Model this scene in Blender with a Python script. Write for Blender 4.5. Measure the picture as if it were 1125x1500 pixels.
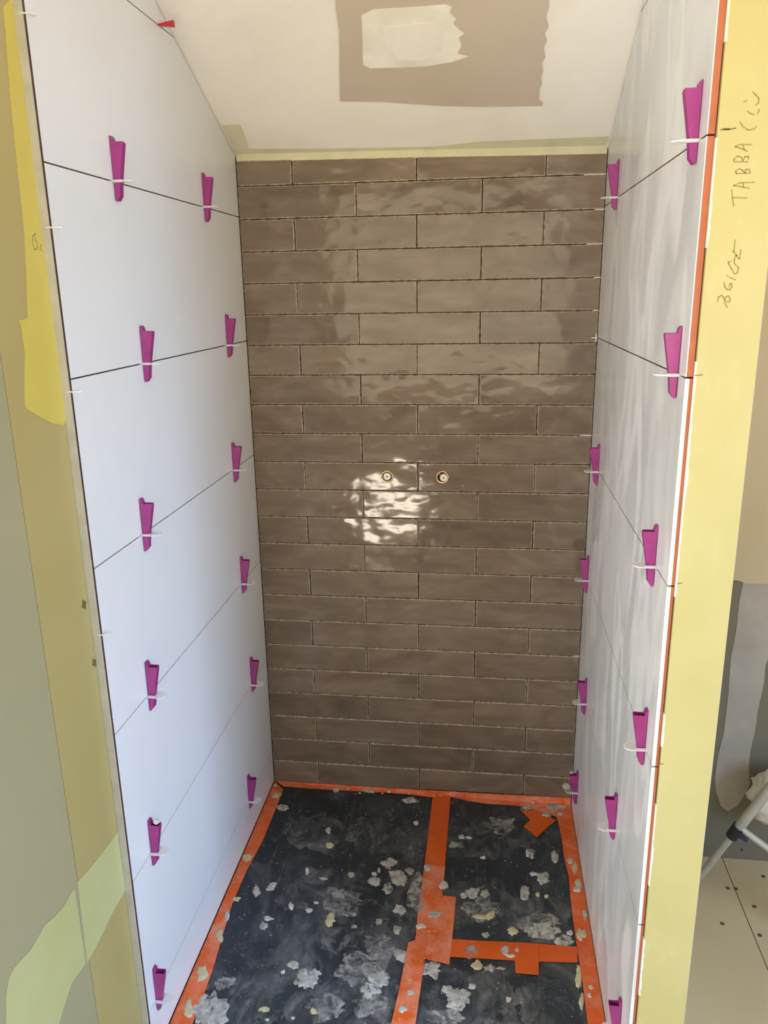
import bpy, bmesh, math, random
from mathutils import Vector, Matrix, noise
from mathutils.geometry import tessellate_polygon
random.seed(7)
scene = bpy.context.scene
COL = scene.collection
for o in list(bpy.data.objects): bpy.data.objects.remove(o)

# ------------------------------------------------------------------ camera
FPX = 1152.44
CAM = Vector((0.17662, -2.02883, 1.44307))
R0 = Vector((0.99180458, 0.12671121, -0.01636907))     # right
R1 = Vector((0.01883702, -0.27174175, -0.96218584))    # down
R2 = Vector((-0.12636790, 0.95399198, -0.27190157))    # forward
cd = bpy.data.cameras.new('camera'); cam = bpy.data.objects.new('camera', cd); COL.objects.link(cam)
cd.sensor_fit = 'VERTICAL'; cd.sensor_height = 36.0; cd.sensor_width = 27.0
cd.lens = FPX/1500*36.0; cd.clip_start = 0.02
m = Matrix.Identity(4)
for i in range(3):
    m[i][0] = R0[i]; m[i][1] = -R1[i]; m[i][2] = -R2[i]; m[i][3] = CAM[i]
cam.matrix_world = m
scene.camera = cam

# ------------------------------------------------------------------ world, daylight, exposure
w = bpy.data.worlds.new('sky'); scene.world = w; w.use_nodes = True
w.node_tree.nodes['Background'].inputs[0].default_value = (0.62, 0.76, 1.0, 1)
w.node_tree.nodes['Background'].inputs[1].default_value = 1.0
vs = scene.view_settings
vs.view_transform = 'Standard'; vs.look = 'None'; vs.gamma = 1.0; vs.use_curve_mapping = False
vs.exposure = -0.27

def area(name, loc, target, sx, sy, power, col, spread=180):
    d = bpy.data.lights.new(name, 'AREA'); d.shape = 'RECTANGLE'; d.size = sx; d.size_y = sy
    d.energy = power; d.color = col; d.spread = math.radians(spread)
    o = bpy.data.objects.new(name, d); COL.objects.link(o); o.location = loc
    o.rotation_euler = (Vector(target)-Vector(loc)).to_track_quat('-Z', 'Y').to_euler()
    return o
# cool sky daylight by the window in the right wall; the three rear lamps are added
area('daylight_right_window', (2.14, -2.12, 1.30), (-0.46, -1.0, -0.15), 0.95, 1.05, 32, (0.40, 0.61, 1.0), 92)
area('sunlit_floor_lamp', (-0.42, -2.90, 0.11), (0.1, 0.0, 1.75), 0.34, 0.20, 11, (1.0, 0.88, 0.70))  # lamp added in place of sunlit floor behind the camera, makes the tile highlights
area('added_rear_fill', (0.35, -2.90, 1.45), (0.35, -0.4, 3.0), 2.7, 1.30, 33, (1.0, 0.83, 0.50), 120)  # wide soft lamp added behind the camera to fill the alcove
area('added_left_fill', (-1.55, -2.90, 0.95), (0.445, -0.60, 0.70), 0.80, 1.20, 50, (0.85, 0.91, 1.0), 140)  # lamp added at rear left to brighten the hazed right wall

# ------------------------------------------------------------------ geometry of the place
W2 = 0.445          # half width between the tile faces
DEP = 0.905         # depth of the side tiles
FLOOR = -0.02       # sub-floor level
def zceil(x, y):
    k = min(1, max(0, (x+W2)/(2*W2))); d = -y
    return (1.767+0.456*d)*(1-k) + (1.754+0.523*d)*k
def zfloor(x): return -0.018*(x+W2)/(2*W2)          # membrane falls a little
def ray(x, y): return (R0*((x-562.5)/FPX) + R1*((y-750)/FPX) + R2)
def on(ax, v, x, y):
    d = ray(x, y); return CAM + d*((v-CAM[ax])/d[ax])
def at_ceil(x, y):
    d = ray(x, y); lo, hi = 0.3, 4.0
    f = lambda t: (CAM+d*t).z - zceil((CAM+d*t).x, (CAM+d*t).y)
    for _ in range(60):
        mid = (lo+hi)/2
        if f(mid) < 0: lo = mid
        else: hi = mid
    return CAM+d*lo
def at_memb(x, y):
    p = on(2, 0, x, y)
    for _ in range(6): p = on(2, zfloor(p.x), x, y)
    return p

# ------------------------------------------------------------------ materials
def L(r, g, b):
    f = lambda c: (c/255/12.92) if c/255 <= 0.04045 else ((c/255+0.055)/1.055)**2.4
    return (f(r), f(g), f(b), 1)
class NT:
    def __init__(s, name):
        s.m = bpy.data.materials.new(name); s.m.use_nodes = True
        s.t = s.m.node_tree; s.n = s.t.nodes; s.l = s.t.links
        s.b = s.n['Principled BSDF']; s.out = s.n['Material Output']
        s.geo = s.n.new('ShaderNodeNewGeometry'); s.pos = s.geo.outputs['Position']
    def lk(s, a, b): s.l.new(a, b)
    def mapping(s, scale=(1,1,1), src=None, rnd=0):
        mp = s.n.new('ShaderNodeMapping'); mp.inputs['Scale'].default_value = scale
        s.lk(src or s.pos, mp.inputs['Vector'])
        if rnd:
            oi = s.n.new('ShaderNodeObjectInfo'); mu = s.n.new('ShaderNodeMath'); mu.operation = 'MULTIPLY'
            mu.inputs[1].default_value = rnd; s.lk(oi.outputs['Random'], mu.inputs[0])
            cx = s.n.new('ShaderNodeCombineXYZ')
            for i in range(3): s.lk(mu.outputs[0], cx.inputs[i])
            s.lk(cx.outputs[0], mp.inputs['Location'])
        return mp.outputs[0]
    def noise(s, scale, vec=None, detail=4, rough=0.55, dist=0):
        t = s.n.new('ShaderNodeTexNoise'); t.inputs['Scale'].default_value = scale
        t.inputs['Detail'].default_value = detail; t.inputs['Roughness'].default_value = rough
        t.inputs['Distortion'].default_value = dist
        s.lk(vec or s.pos, t.inputs['Vector']); return t.outputs['Fac']
    def ramp(s, fac, stops, interp='LINEAR'):
        r = s.n.new('ShaderNodeValToRGB'); r.color_ramp.interpolation = interp
        e = r.color_ramp.elements
        while len(e) < len(stops): e.new(0.5)
        for el, (p, c) in zip(e, stops):
            el.position = p; el.color = c if len(c) == 4 else (*c, 1)
        s.lk(fac, r.inputs[0]); return r.outputs[0]
    def mix(s, fac, a, b, mode='MIX'):
        x = s.n.new('ShaderNodeMix'); x.data_type = 'RGBA'; x.blend_type = mode
        for sock, v in ((x.inputs[0], fac), (x.inputs[6], a), (x.inputs[7], b)):
            if hasattr(v, 'is_output'): s.lk(v, sock)
            else: sock.default_value = v
        return x.outputs[2]
    def bump(s, h, strength=0.3, dist=0.002, prev=None):
        b = s.n.new('ShaderNodeBump'); b.inputs['Strength'].default_value = strength; b.inputs['Distance'].default_value = dist
        s.lk(h, b.inputs['Height'])
        if prev is not None: s.lk(prev, b.inputs['Normal'])
        return b.outputs[0]
    def col(s, c):
        if hasattr(c, 'is_output'): s.lk(c, s.b.inputs['Base Color'])
        else: s.b.inputs['Base Color'].default_value = c
    def rough(s, r):
        if hasattr(r, 'is_output'): s.lk(r, s.b.inputs['Roughness'])
        else: s.b.inputs['Roughness'].default_value = r
    def nrm(s, n): s.lk(n, s.b.inputs['Normal'])
BW = lambda v: (v, v, v, 1)
def simple(name, c1, c2=None, rough=0.6, scale=12, bump=0.15, bscale=60, bdist=0.001, metal=0, spec=0.5):
    t = NT(name); c2 = c2 or c1
    t.col(t.ramp(t.noise(scale), [(0.3, c1), (0.7, c2)])); t.rough(rough)
    t.b.inputs['Metallic'].default_value = metal; t.b.inputs['Specular IOR Level'].default_value = spec
    if bump: t.nrm(t.bump(t.noise(bscale), bump, bdist))
    return t.m
M = {}
# glazed taupe wall tile
t = NT('taupe_glaze')
v1 = t.mapping((4, 4, 9), rnd=37); v2 = t.mapping((5, 5, 60), rnd=91)
cloud = t.noise(1.6, v1, 3, 0.55, 0.6); streak = t.noise(1.0, v2, 3, 0.6)
c = t.ramp(cloud, [(0.25, L(104, 89, 76)), (0.5, L(124, 108, 94)), (0.75, L(142, 126, 111))])
c = t.mix(t.ramp(streak, [(0.35, BW(0)), (0.75, BW(0.45))]), c, L(106, 91, 78))
oi = t.n.new('ShaderNodeObjectInfo')
c = t.mix(1.0, c, t.ramp(oi.outputs['Random'], [(0.0, BW(0.82)), (0.2, BW(0.95)), (1.0, BW(1.05))]), 'MULTIPLY')
t.col(c); t.rough(0.10); t.b.inputs['Specular IOR Level'].default_value = 0.30
vb = t.mapping((1, 1, 1.4), rnd=53)
n1 = t.bump(t.noise(15, vb, 1.4, 0.42), 0.75, 0.0038)
t.nrm(t.bump(t.noise(60, vb, 2, 0.5), 0.2, 0.0004, n1)); M['taupe'] = t.m
t = NT('taupe_glaze_edge')
t.col(t.ramp(t.noise(90, None, 3), [(0.34, L(124, 107, 92)), (0.62, L(174, 159, 141))])); t.rough(0.25); M['taupe_edge'] = t.m
# wall behind the taupe tiles: brown adhesive with crumbs
t = NT('tile_adhesive')
t.col(t.ramp(t.noise(120, t.mapping((1, 1, 2)), 3, 0.6), [(0.45, L(52, 38, 30)), (0.62, L(86, 66, 52)), (0.70, L(205, 192, 170))])); t.rough(0.9)
t.nrm(t.bump(t.noise(150), 0.6, 0.003)); M['adhesive'] = t.m
# white side tile, and the hazed one
t = NT('white_tile')
t.col(t.ramp(t.noise(3), [(0.3, L(226, 224, 220)), (0.7, L(232, 230, 226))]))
t.rough(0.32); M['white'] = t.m
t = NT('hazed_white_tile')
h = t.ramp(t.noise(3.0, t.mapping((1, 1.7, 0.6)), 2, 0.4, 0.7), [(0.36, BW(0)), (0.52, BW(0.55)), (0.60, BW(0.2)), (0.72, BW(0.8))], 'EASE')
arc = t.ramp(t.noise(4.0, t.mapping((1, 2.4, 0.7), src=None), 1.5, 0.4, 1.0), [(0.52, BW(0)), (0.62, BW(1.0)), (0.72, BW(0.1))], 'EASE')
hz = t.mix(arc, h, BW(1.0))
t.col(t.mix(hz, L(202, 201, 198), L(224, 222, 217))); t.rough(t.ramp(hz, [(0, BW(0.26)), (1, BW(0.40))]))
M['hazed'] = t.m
M['terracotta'] = simple('terracotta_body', L(164, 92, 62), L(174, 102, 72), 0.85, 40, 0.2)
M['darkred'] = simple('dark_joint', L(60, 34, 32), L(90, 52, 46), 0.9, 60)
# plaster
t = NT('ceiling_plaster')
t.col(t.ramp(t.noise(3.2, None, 5, 0.6, 0.5), [(0.3, L(226, 220, 212)), (0.5, L(236, 231, 224)), (0.7, L(241, 237, 231))])); t.rough(0.9)
t.nrm(t.bump(t.noise(35), 0.12, 0.001)); M['ceil'] = t.m
M['taupe_plaster'] = simple('taupe_primer', L(192, 178, 164), L(198, 184, 170), 0.9, 6, 0.15)
M['ceil_white'] = simple('white_filler', L(222, 218, 208), L(240, 237, 229), 0.9, 14, 0.2, 90)
M['olive_plaster'] = simple('pale_green_board', L(208, 203, 178), L(216, 211, 188), 0.9, 10, 0.2)
M['yellowgreen'] = simple('yellow_green_board', L(198, 194, 162), L(212, 207, 174), 0.9, 20, 0.3)
t = NT('yellow_board')
y = t.ramp(t.noise(5, None, 5, 0.6), [(0.3, L(174, 160, 98)), (0.7, L(182, 169, 110))])
y = t.mix(t.ramp(t.noise(16, t.mapping((2, 1, 0.7)), 4, 0.6), [(0.6, BW(0)), (0.8, BW(0.35))]), y, L(194, 185, 138)); t.col(y); t.rough(0.62)
t.nrm(t.bump(t.noise(70), 0.12, 0.001)); M['yellow'] = t.m
def khaki(name, a, b, blot=0.35):
    t = NT(name)
    c = t.ramp(t.noise(2.2, None, 4, 0.5, 0.4), [(0.3, a), (0.7, b)])
    c = t.mix(t.ramp(t.noise(26, None, 5, 0.7), [(0.68, BW(0)), (0.78, BW(blot))]), c, L(214, 206, 160))
    t.col(c); t.rough(0.38); t.nrm(t.bump(t.noise(45), 0.10, 0.001)); return t.m
M['khaki_near'] = khaki('khaki_compound_grey', L(158, 150, 112), L(170, 158, 118))
M['khaki'] = khaki('khaki_compound', L(172, 152, 92), L(180, 162, 104))
M['yellow_bare'] = simple('bare_yellow_board', L(202, 180, 80), L(210, 190, 94), 0.45, 6, 0.1)
M['green_bare'] = simple('bare_pale_green_board', L(184, 178, 116), L(192, 187, 130), 0.45, 6, 0.1)
M['alu'] = simple('brushed_trim', L(172, 168, 150), L(186, 182, 166), 0.5, 30, 0.1, metal=0.1)
M['wallpaint'] = simple('plain_plaster', L(206, 196, 180), L(214, 205, 190), 0.9, 4, 0.15)
M['beige_plaster'] = simple('beige_plaster', L(196, 179, 146), L(201, 186, 155), 0.9, 3, 0.12)
M['green_board'] = simple('grey_green_board', L(112, 106, 86), L(122, 116, 96), 0.85, 5, 0.1)
M['grey_filler'] = simple('grey_filler', L(160, 152, 138), L(176, 168, 154), 0.9, 9, 0.25, 40)
# membrane
t = NT('black_membrane')
c = t.ramp(t.noise(5, None, 5, 0.6, 0.4), [(0.3, L(34, 39, 43)), (0.6, L(48, 55, 62)), (0.8, L(62, 69, 78))])
n = t.noise(4.2, None, 6, 0.72, 1.0)
dust = t.ramp(n, [(0.50, BW(0)), (0.62, BW(0.30)), (0.74, BW(0.8))])
sp = t.ramp(t.noise(46, None, 5, 0.75, 0.5), [(0.60, BW(0)), (0.72, BW(0.55))])
sm = t.ramp(t.noise(12, t.mapping((4, 1, 1)), 4, 0.7, 0.7), [(0.56, BW(0)), (0.76, BW(0.4))])
c = t.mix(dust, c, L(120, 118, 116)); c = t.mix(sm, c, L(128, 126, 122)); c = t.mix(sp, c, L(156, 152, 146))
t.col(c); t.rough(0.5); t.nrm(t.bump(t.noise(22, None, 5), 0.3, 0.002)); M['membrane'] = t.m
def tape(name, smear):
    t = NT(name)
    c = t.ramp(t.noise(9), [(0.3, L(214, 88, 26)), (0.7, L(230, 104, 40))])
    c = t.mix(t.ramp(t.noise(16, None, 5, 0.7, 0.6), [(0.60-0.22*smear, BW(0)), (0.86-0.1*smear, BW(0.35+0.45*smear))]), c, L(238, 176, 150))
    c = t.mix(t.ramp(t.noise(60, None, 4, 0.7), [(0.66-0.04*smear, BW(0)), (0.74, BW(0.25+0.5*smear))]), c, L(232, 214, 196))
    t.col(c); t.rough(0.36); t.nrm(t.bump(t.noise(30), 0.25, 0.001)); return t.m
M['tape'] = tape('orange_tape', 0.0); M['tape_d'] = tape('dusty_orange_tape', 1.0); M['tape_m'] = tape('marked_orange_tape', 0.65)
M['mortar'] = simple('dried_mortar', L(128, 124, 112), L(192, 186, 170), 0.95, 45, 0.6, 120, 0.002)
M['mortar_w'] = simple('white_mortar', L(160, 158, 152), L(222, 218, 208), 0.95, 60, 0.6, 120, 0.002)
M['mortar_c'] = simple('cream_mortar', L(178, 168, 128), L(212, 202, 162), 0.95, 60, 0.5, 120, 0.002)
t = NT('mortar_smear')                                   # thin, broken film of mortar: holes are real gaps in the film
mx = t.n.new('ShaderNodeMixShader'); tr = t.n.new('ShaderNodeBsdfTransparent')
t.col(L(176, 172, 164)); t.rough(0.95)
f = t.ramp(t.noise(34, None, 6, 0.75, 0.8), [(0.42, BW(0)), (0.60, BW(0.85))])
t.lk(f, mx.inputs[0]); t.lk(tr.outputs[0], mx.inputs[1]); t.lk(t.b.outputs[0], mx.inputs[2]); t.lk(mx.outputs[0], t.out.inputs[0]); M['smear'] = t.m
t = NT('dust_film')                                      # thin trodden dust over the membrane
mx = t.n.new('ShaderNodeMixShader'); tr = t.n.new('ShaderNodeBsdfTransparent')
t.col(L(150, 148, 146)); t.rough(0.95)
f = t.ramp(t.noise(9, t.mapping((1.5, 1, 1)), 7, 0.78, 1.2), [(0.46, BW(0)), (0.58, BW(0.28)), (0.72, BW(0.7))])
t.lk(f, mx.inputs[0]); t.lk(tr.outputs[0], mx.inputs[1]); t.lk(t.b.outputs[0], mx.inputs[2]); t.lk(mx.outputs[0], t.out.inputs[0]); M['dust'] = t.m
t = NT('mortar_crust')                                   # thicker crust with breaks in it
mx = t.n.new('ShaderNodeMixShader'); tr = t.n.new('ShaderNodeBsdfTransparent')
t.col(t.ramp(t.noise(70, None, 4), [(0.3, L(140, 137, 128)), (0.7, L(206, 202, 192))])); t.rough(0.95); t.nrm(t.bump(t.noise(120), 0.6, 0.002))
f = t.ramp(t.noise(48, t.mapping((1.6, 1, 1)), 5, 0.7, 0.5), [(0.34, BW(0)), (0.46, BW(1))])
t.lk(f, mx.inputs[0]); t.lk(tr.outputs[0], mx.inputs[1]); t.lk(t.b.outputs[0], mx.inputs[2]); t.lk(mx.outputs[0], t.out.inputs[0]); M['crust'] = t.m
# plastics
t = NT('purple_plastic'); t.col(t.ramp(t.noise(40), [(0.3, L(140, 42, 110)), (0.7, L(154, 52, 124))])); t.rough(0.36)
t.b.inputs['Subsurface Weight'].default_value = 0.0; M['purple'] = t.m
t = NT('clear_plastic'); mx = t.n.new('ShaderNodeMixShader'); tr = t.n.new('ShaderNodeBsdfTransparent')
t.col(L(236, 232, 232)); t.rough(0.25); mx.inputs[0].default_value = 0.55
t.lk(tr.outputs[0], mx.inputs[1]); t.lk(t.b.outputs[0], mx.inputs[2]); t.lk(mx.outputs[0], t.out.inputs[0]); M['clear'] = t.m
M['red'] = simple('red_plastic', L(176, 30, 40), L(190, 40, 50), 0.35, 20, 0)
M['white_plastic'] = simple('white_plastic', L(232, 228, 214), L(240, 236, 224), 0.35, 20, 0)
M['brass'] = simple('foil_brass', L(196, 160, 110), L(226, 206, 170), 0.25, 80, 0.3, metal=0.85)
M['dark'] = simple('dark_recess', L(46, 38, 32), None, 0.8, 20, 0)
M['grey_plug'] = simple('grey_socket', L(110, 106, 98), None, 0.6, 20, 0)
M['pencil'] = simple('pencil_line', L(132, 116, 54), L(148, 132, 70), 0.7, 300, 0)
M['pencil_d'] = simple('dark_pencil_line', L(96, 86, 48), L(116, 104, 60), 0.7, 300, 0)
M['crack'] = simple('dark_gap', L(58, 52, 38), L(86, 76, 50), 0.9, 60, 0)
M['tube'] = simple('grey_steel_tube', L(186, 184, 176), L(200, 198, 190), 0.35, 30, 0, metal=0.5)
M['clamp'] = simple('black_clamp', L(26, 26, 30), L(36, 36, 40), 0.5, 30, 0)
M['navy'] = simple('navy_knob', L(44, 42, 84), L(56, 54, 98), 0.45, 30, 0)
M['sack'] = simple('white_sack', L(206, 200, 180), L(232, 228, 214), 0.55, 20, 0.3, 50)
M['strand'] = simple('cream_flooring', L(192, 172, 130), L(202, 184, 144), 0.42, 3, 0.12)
M['screw'] = simple('screw_head', L(70, 62, 52), L(92, 82, 68), 0.6, 50, 0)
M['frame'] = simple('white_window_frame', L(228, 226, 220), None, 0.5, 5, 0)

# ------------------------------------------------------------------ mesh helpers
def mk(name, bm, mat, parent=None, label=None, cat=None, group=None, kind=None, smooth=False):
    me = bpy.data.meshes.new(name); bmesh.ops.recalc_face_normals(bm, faces=bm.faces[:])
    bm.to_mesh(me); bm.free()
    for mm in (mat if isinstance(mat, (list, tuple)) else [mat]): me.materials.append(M[mm])
    if smooth:
        for p in me.polygons: p.use_smooth = True
    o = bpy.data.objects.new(name, me); COL.objects.link(o)
    if parent: o.parent = parent
    tag(o, label, cat, group, kind); return o
def tag(o, label=None, cat=None, group=None, kind=None):
    for k, v in (('label', label), ('category', cat), ('group', group), ('kind', kind)):
        if v: o[k] = v
    return o
def empty(name, loc, label, cat, group=None):
    o = bpy.data.objects.new(name, None); COL.objects.link(o); o.location = loc; o.empty_display_size = 0.02
    return tag(o, label, cat, group)
def box(bm, a, b, mi=0):
    x0, y0, z0 = a; x1, y1, z1 = b
    v = [bm.verts.new(p) for p in ((x0,y0,z0),(x1,y0,z0),(x1,y1,z0),(x0,y1,z0),(x0,y0,z1),(x1,y0,z1),(x1,y1,z1),(x0,y1,z1))]
    for f in ((0,3,2,1),(4,5,6,7),(0,1,5,4),(1,2,6,5),(2,3,7,6),(3,0,4,7)):
        bm.faces.new([v[i] for i in f]).material_index = mi
def prism(bm, poly, off, mi=0):
    """closed polygon of 3D points, extruded by vector off"""
    off = Vector(off); poly = [Vector(p) for p in poly]; n = len(poly)
    a = [bm.verts.new(p) for p in poly]; b = [bm.verts.new(p+off) for p in poly]
    if n <= 4: fs = [bm.faces.new(a), bm.faces.new(b[::-1])]
    else:
        fs = []
        for t_ in tessellate_polygon([poly]):
            if len(set(t_)) < 3: continue
            fs.append(bm.faces.new([a[k] for k in t_])); fs.append(bm.faces.new([b[k] for k in t_[::-1]]))
    for i in range(n): fs.append(bm.faces.new((a[i], a[(i+1) % n], b[(i+1) % n], b[i])))
    for f in fs: f.material_index = mi
def tube(bm, a, b, r, n=14, r2=None):
    a, b = Vector(a), Vector(b); d = (b-a).normalized(); u = d.orthogonal().normalized(); v = d.cross(u); r2 = r if r2 is None else r2
    A = [bm.verts.new(a+(u*math.cos(2*math.pi*i/n)+v*math.sin(2*math.pi*i/n))*r) for i in range(n)]
    B = [bm.verts.new(b+(u*math.cos(2*math.pi*i/n)+v*math.sin(2*math.pi*i/n))*r2) for i in range(n)]
    for i in range(n): bm.faces.new((A[i], A[(i+1) % n], B[(i+1) % n], B[i]))
    bm.faces.new(A[::-1]); bm.faces.new(B)
def rough_edge(pts, amp, step, seed=0):
    out = []; n = len(pts); k = 0
    cen = sum((Vector(p) for p in pts), Vector())/n
    for i in range(n):
        a, b = Vector(pts[i]), Vector(pts[(i+1) % n]); m_ = max(1, int((b-a).length/step))
        for j in range(m_):
            p = a.lerp(b, j/m_)
            if amp:
                r = (p-cen).normalized()
                p = p + r*amp*(noise.noise(Vector((k*0.9, seed*7.3, 0.5)))+0.6*noise.noise(Vector((k*2.3, seed*3.1, 4.5)))); k += 1
            out.append(p)
    return out
def patch(name, pts, nrm, mat, parent, th=0.0008, amp=0.002, step=0.012, seed=1, lift=0.0003, label=None):
    pts = rough_edge(pts, amp, step, seed); nrm = Vector(nrm).normalized()
    bm = bmesh.new(); prism(bm, [p+nrm*lift for p in pts], nrm*th)
    return mk(name, bm, mat, parent, label)
def ribbon(bm, pts, nrm, width, th=0.0003):
    nrm = Vector(nrm)
    for a, b in zip(pts, pts[1:]):
        a, b = Vector(a), Vector(b); d = (b-a)
        if d.length < 1e-6: continue
        d.normalize(); s = d.cross(nrm).normalized()*width/2; e = d*width*0.3
        prism(bm, [a-s-e, b-s+e, b+s+e, a+s-e], nrm*th)

# ------------------------------------------------------------------ room shell
def slab(name, a, b, mat, label, cut=True):
    """wall block whose top follows the sloping ceiling"""
    x0, y0, z0 = a; x1, y1 = b
    bm = bmesh.new(); c = [(x0,y0),(x1,y0),(x1,y1),(x0,y1)]
    lo = [bm.verts.new((x, y, z0)) for x, y in c]; hi = [bm.verts.new((x, y, zceil(x, y)+0.004)) for x, y in c]
    bm.faces.new(lo[::-1]); bm.faces.new(hi)
    for i in range(4): bm.faces.new((lo[i], lo[(i+1) % 4], hi[(i+1) % 4], hi[i]))
    return mk(name, bm, mat, None, label, kind='structure')
# floor of cream boards
floor = None
bm = bmesh.new(); box(bm, (-2.2, -2.95, FLOOR-0.12), (2.25, 0.14, FLOOR-0.022))
floor = mk('floor', bm, 'crack', None, 'cream board sub-floor of the room', kind='structure')
j1 = on(2, FLOOR, 1063, 1270); j2 = on(2, FLOOR, 1125, 1420)
jx = (j1.x+j2.x)/2
xs = [-2.2, -0.985, jx-0.9, jx, jx+0.9, 2.25]
ys = [0.1, -1.15, -2.4, -2.95]
for i in range(len(xs)-1):
    for j in range(len(ys)-1):
        bm = bmesh.new(); g = 0.0012
        box(bm, (xs[i]+g, ys[j+1]+g, FLOOR-0.022), (xs[i+1]-g, ys[j]-g, FLOOR))
        mk('floor_panel', bm, 'strand', floor)
for px, py in ((1058,1353),(1078,1302),(1105,1328),(1113,1370),(1118,1284),(1066,1301)):
    p = on(2, FLOOR, px, py); bm = bmesh.new(); tube(bm, p+Vector((0,0,-0.0015)), p+Vector((0,0,0.0006)), 0.0052, 10)
    mk('screw', bm, 'screw', floor)
# sloping ceiling
bm = bmesh.new(); cx = [-2.2, -W2, 0, W2, 2.25]; cy = [0.14, 0, -0.5, -1, -1.9, -2.1]
g0 = {}
for i, x in enumerate(cx):
    for j, y in enumerate(cy):
        g0[i, j] = (bm.verts.new((x, y, zceil(x, min(y, 0.14)))), bm.verts.new((x, y, zceil(x, y)+0.06)))
    g0[i, len(cy)] = (bm.verts.new((x, -2.95, zceil(0, -2.1))), bm.verts.new((x, -2.95, zceil(0, -2.1)+0.06)))
nj = len(cy)+1
for i in range(len(cx)-1):
    for j in range(nj-1):
        for k in (0, 1): bm.faces.new([g0[a][k] for a in ((i,j),(i+1,j),(i+1,j+1),(i,j+1))])
for i in range(len(cx)-1):
    for j in (0, nj-1): bm.faces.new((g0[i,j][0], g0[i+1,j][0], g0[i+1,j][1], g0[i,j][1]))
for j in range(nj-1):
    for i in (0, len(cx)-1): bm.faces.new((g0[i,j][0], g0[i,j+1][0], g0[i,j+1][1], g0[i,j][1]))
ceiling = mk('ceiling', bm, 'ceil', None, 'sloping white plastered ceiling', kind='structure')
cn = (Vector((0, -0.487, -1))).normalized()
def cpoly(px): return [at_ceil(x, y) for x, y in px]
# taupe primer square with combed right edge
big = [(491,-30),(492,12),(497,45),(498,148),(560,149),(600,152),(650,155),(720,156),(794,155),(795,150),(789,146),(790,130),(793,124),(792,112),(795,104),(793,92),(798,84),(795,70),(800,60),(796,48),(802,40),(798,24),(803,10),(802,-30)]
patch('primer_patch', cpoly(big), cn, 'taupe_plaster', ceiling, 0.0006, 0.0006, 0.02, 3, label='taupe brush-edged square of primer on the white ceiling')
inn = [(530,22),(548,13),(600,10),(652,6),(662,9),(658,18),(668,27),(664,34),(674,44),(680,48),(672,54),(676,66),(670,78),(686,82),(662,90),(626,96),(586,98),(542,99),(532,94),(531,60)]
patch('filler_patch', cpoly(inn), cn, 'ceil_white', ceiling, 0.0008, 0.0006, 0.02, 5, lift=0.0009, label='white filler swiped over the taupe primer')
patch('filler_core', cpoly([(560,38),(630,32),(652,44),(646,74),(620,88),(584,86),(566,66)]), cn, 'ceil', ceiling, 0.0005, 0.003, 0.012, 9, lift=0.0018)
patch('green_edge_strip', [Vector(p) for p in (( -0.441,-0.002,zceil(-.441,-.002)), (0,-0.002,zceil(0,-.002)), (0.441,-0.002,zceil(.441,-.002)), (0.441,-0.03,zceil(.441,-.03)),(0.15,-0.024,zceil(.15,-.024)),(0.05,-0.012,zceil(.05,-.012)),(-0.2,-0.014,zceil(-.2,-.014)),(-0.441,-0.02,zceil(-.441,-.02)))], cn, 'yellowgreen', ceiling, 0.0005, 0.002, 0.02, 11)
patch('green_corner_patch', cpoly([(346,224),(330,193),(325,183),(351,183),(358,200),(366,222)]), cn, 'olive_plaster', ceiling, 0.0005, 0.002, 0.01, 13)

wall_back = slab('wall_back', (-0.56, 0.0105, FLOOR-0.02), (0.6, 0.14), 'adhesive', 'wall under the brown glazed tiles')
wall_left = slab('wall_left', (-0.56, -1.40, FLOOR-0.02), (-0.4615, 0.02), 'crack', 'side wall carrying the white tiles and the khaki boards')
XC0, XC1 = 0.4565, 0.5335
wall_right = slab('wall_right', (XC0+0.002, -0.896, FLOOR-0.02), (XC1-0.002, 0.02), 'terracotta', 'thin partition carrying the hazed white tiles')
FY = -0.176
wall_room = slab('wall_room', (XC1-0.03, FY, FLOOR-0.02), (2.25, FY+0.1), 'green_board', 'grey-green board wall beyond the partition')
slab('wall_far_left', (-2.2, -2.95, FLOOR-0.02), (-2.12, -1.3), 'wallpaint', 'plain plastered wall')
slab('wall_jog', (-2.2, -1.40, FLOOR-0.02), (-0.56, -1.30), 'wallpaint', 'plain plastered wall')
def wall_holes(name, horiz, c0, c1, span, holes, ztop, label):
    """wall along X (horiz) or Y with rectangular openings: holes = (s0,s1,z0,z1)"""
    bm = bmesh.new(); ss = sorted({span[0], span[1], *[h[0] for h in holes], *[h[1] for h in holes]})
    for a, b in zip(ss, ss[1:]):
        zs = [(FLOOR-0.02, ztop)]
        for h in holes:
            if h[0] <= a and b <= h[1]: zs = [q for z0, z1 in zs for q in ((z0, min(z1, h[2])), (max(z0, h[3]), z1))]
        for z0, z1 in zs:
            if z1-z0 < 0.005: continue
            if horiz: box(bm, (a, c0, z0), (b, c1, z1))
            else: box(bm, (c0, a, z0), (c1, b, z1))
    return mk(name, bm, 'wallpaint', None, label, kind='structure')
wall_holes('wall_rear', True, -3.03, -2.95, (-2.2, 2.25), [(-1.97, -1.13, 0.33, 1.57), (-1.02, -0.62, 0.78, 2.12), (-0.62, -0.22, 0.0, 0.23), (-0.62, -0.22, 0.78, 2.12), (-0.22, 1.72, 0.78, 2.12)], 2.9, 'plain plastered wall with three openings added for lamps')  # unseen openings added to go with the three rear lamps
wall_holes('wall_far_right', False, 2.2, 2.28, (-2.95, -0.1), [(-2.63, -1.61, 0.73, 1.87)], 2.9, 'plain plastered wall with a window')
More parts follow.
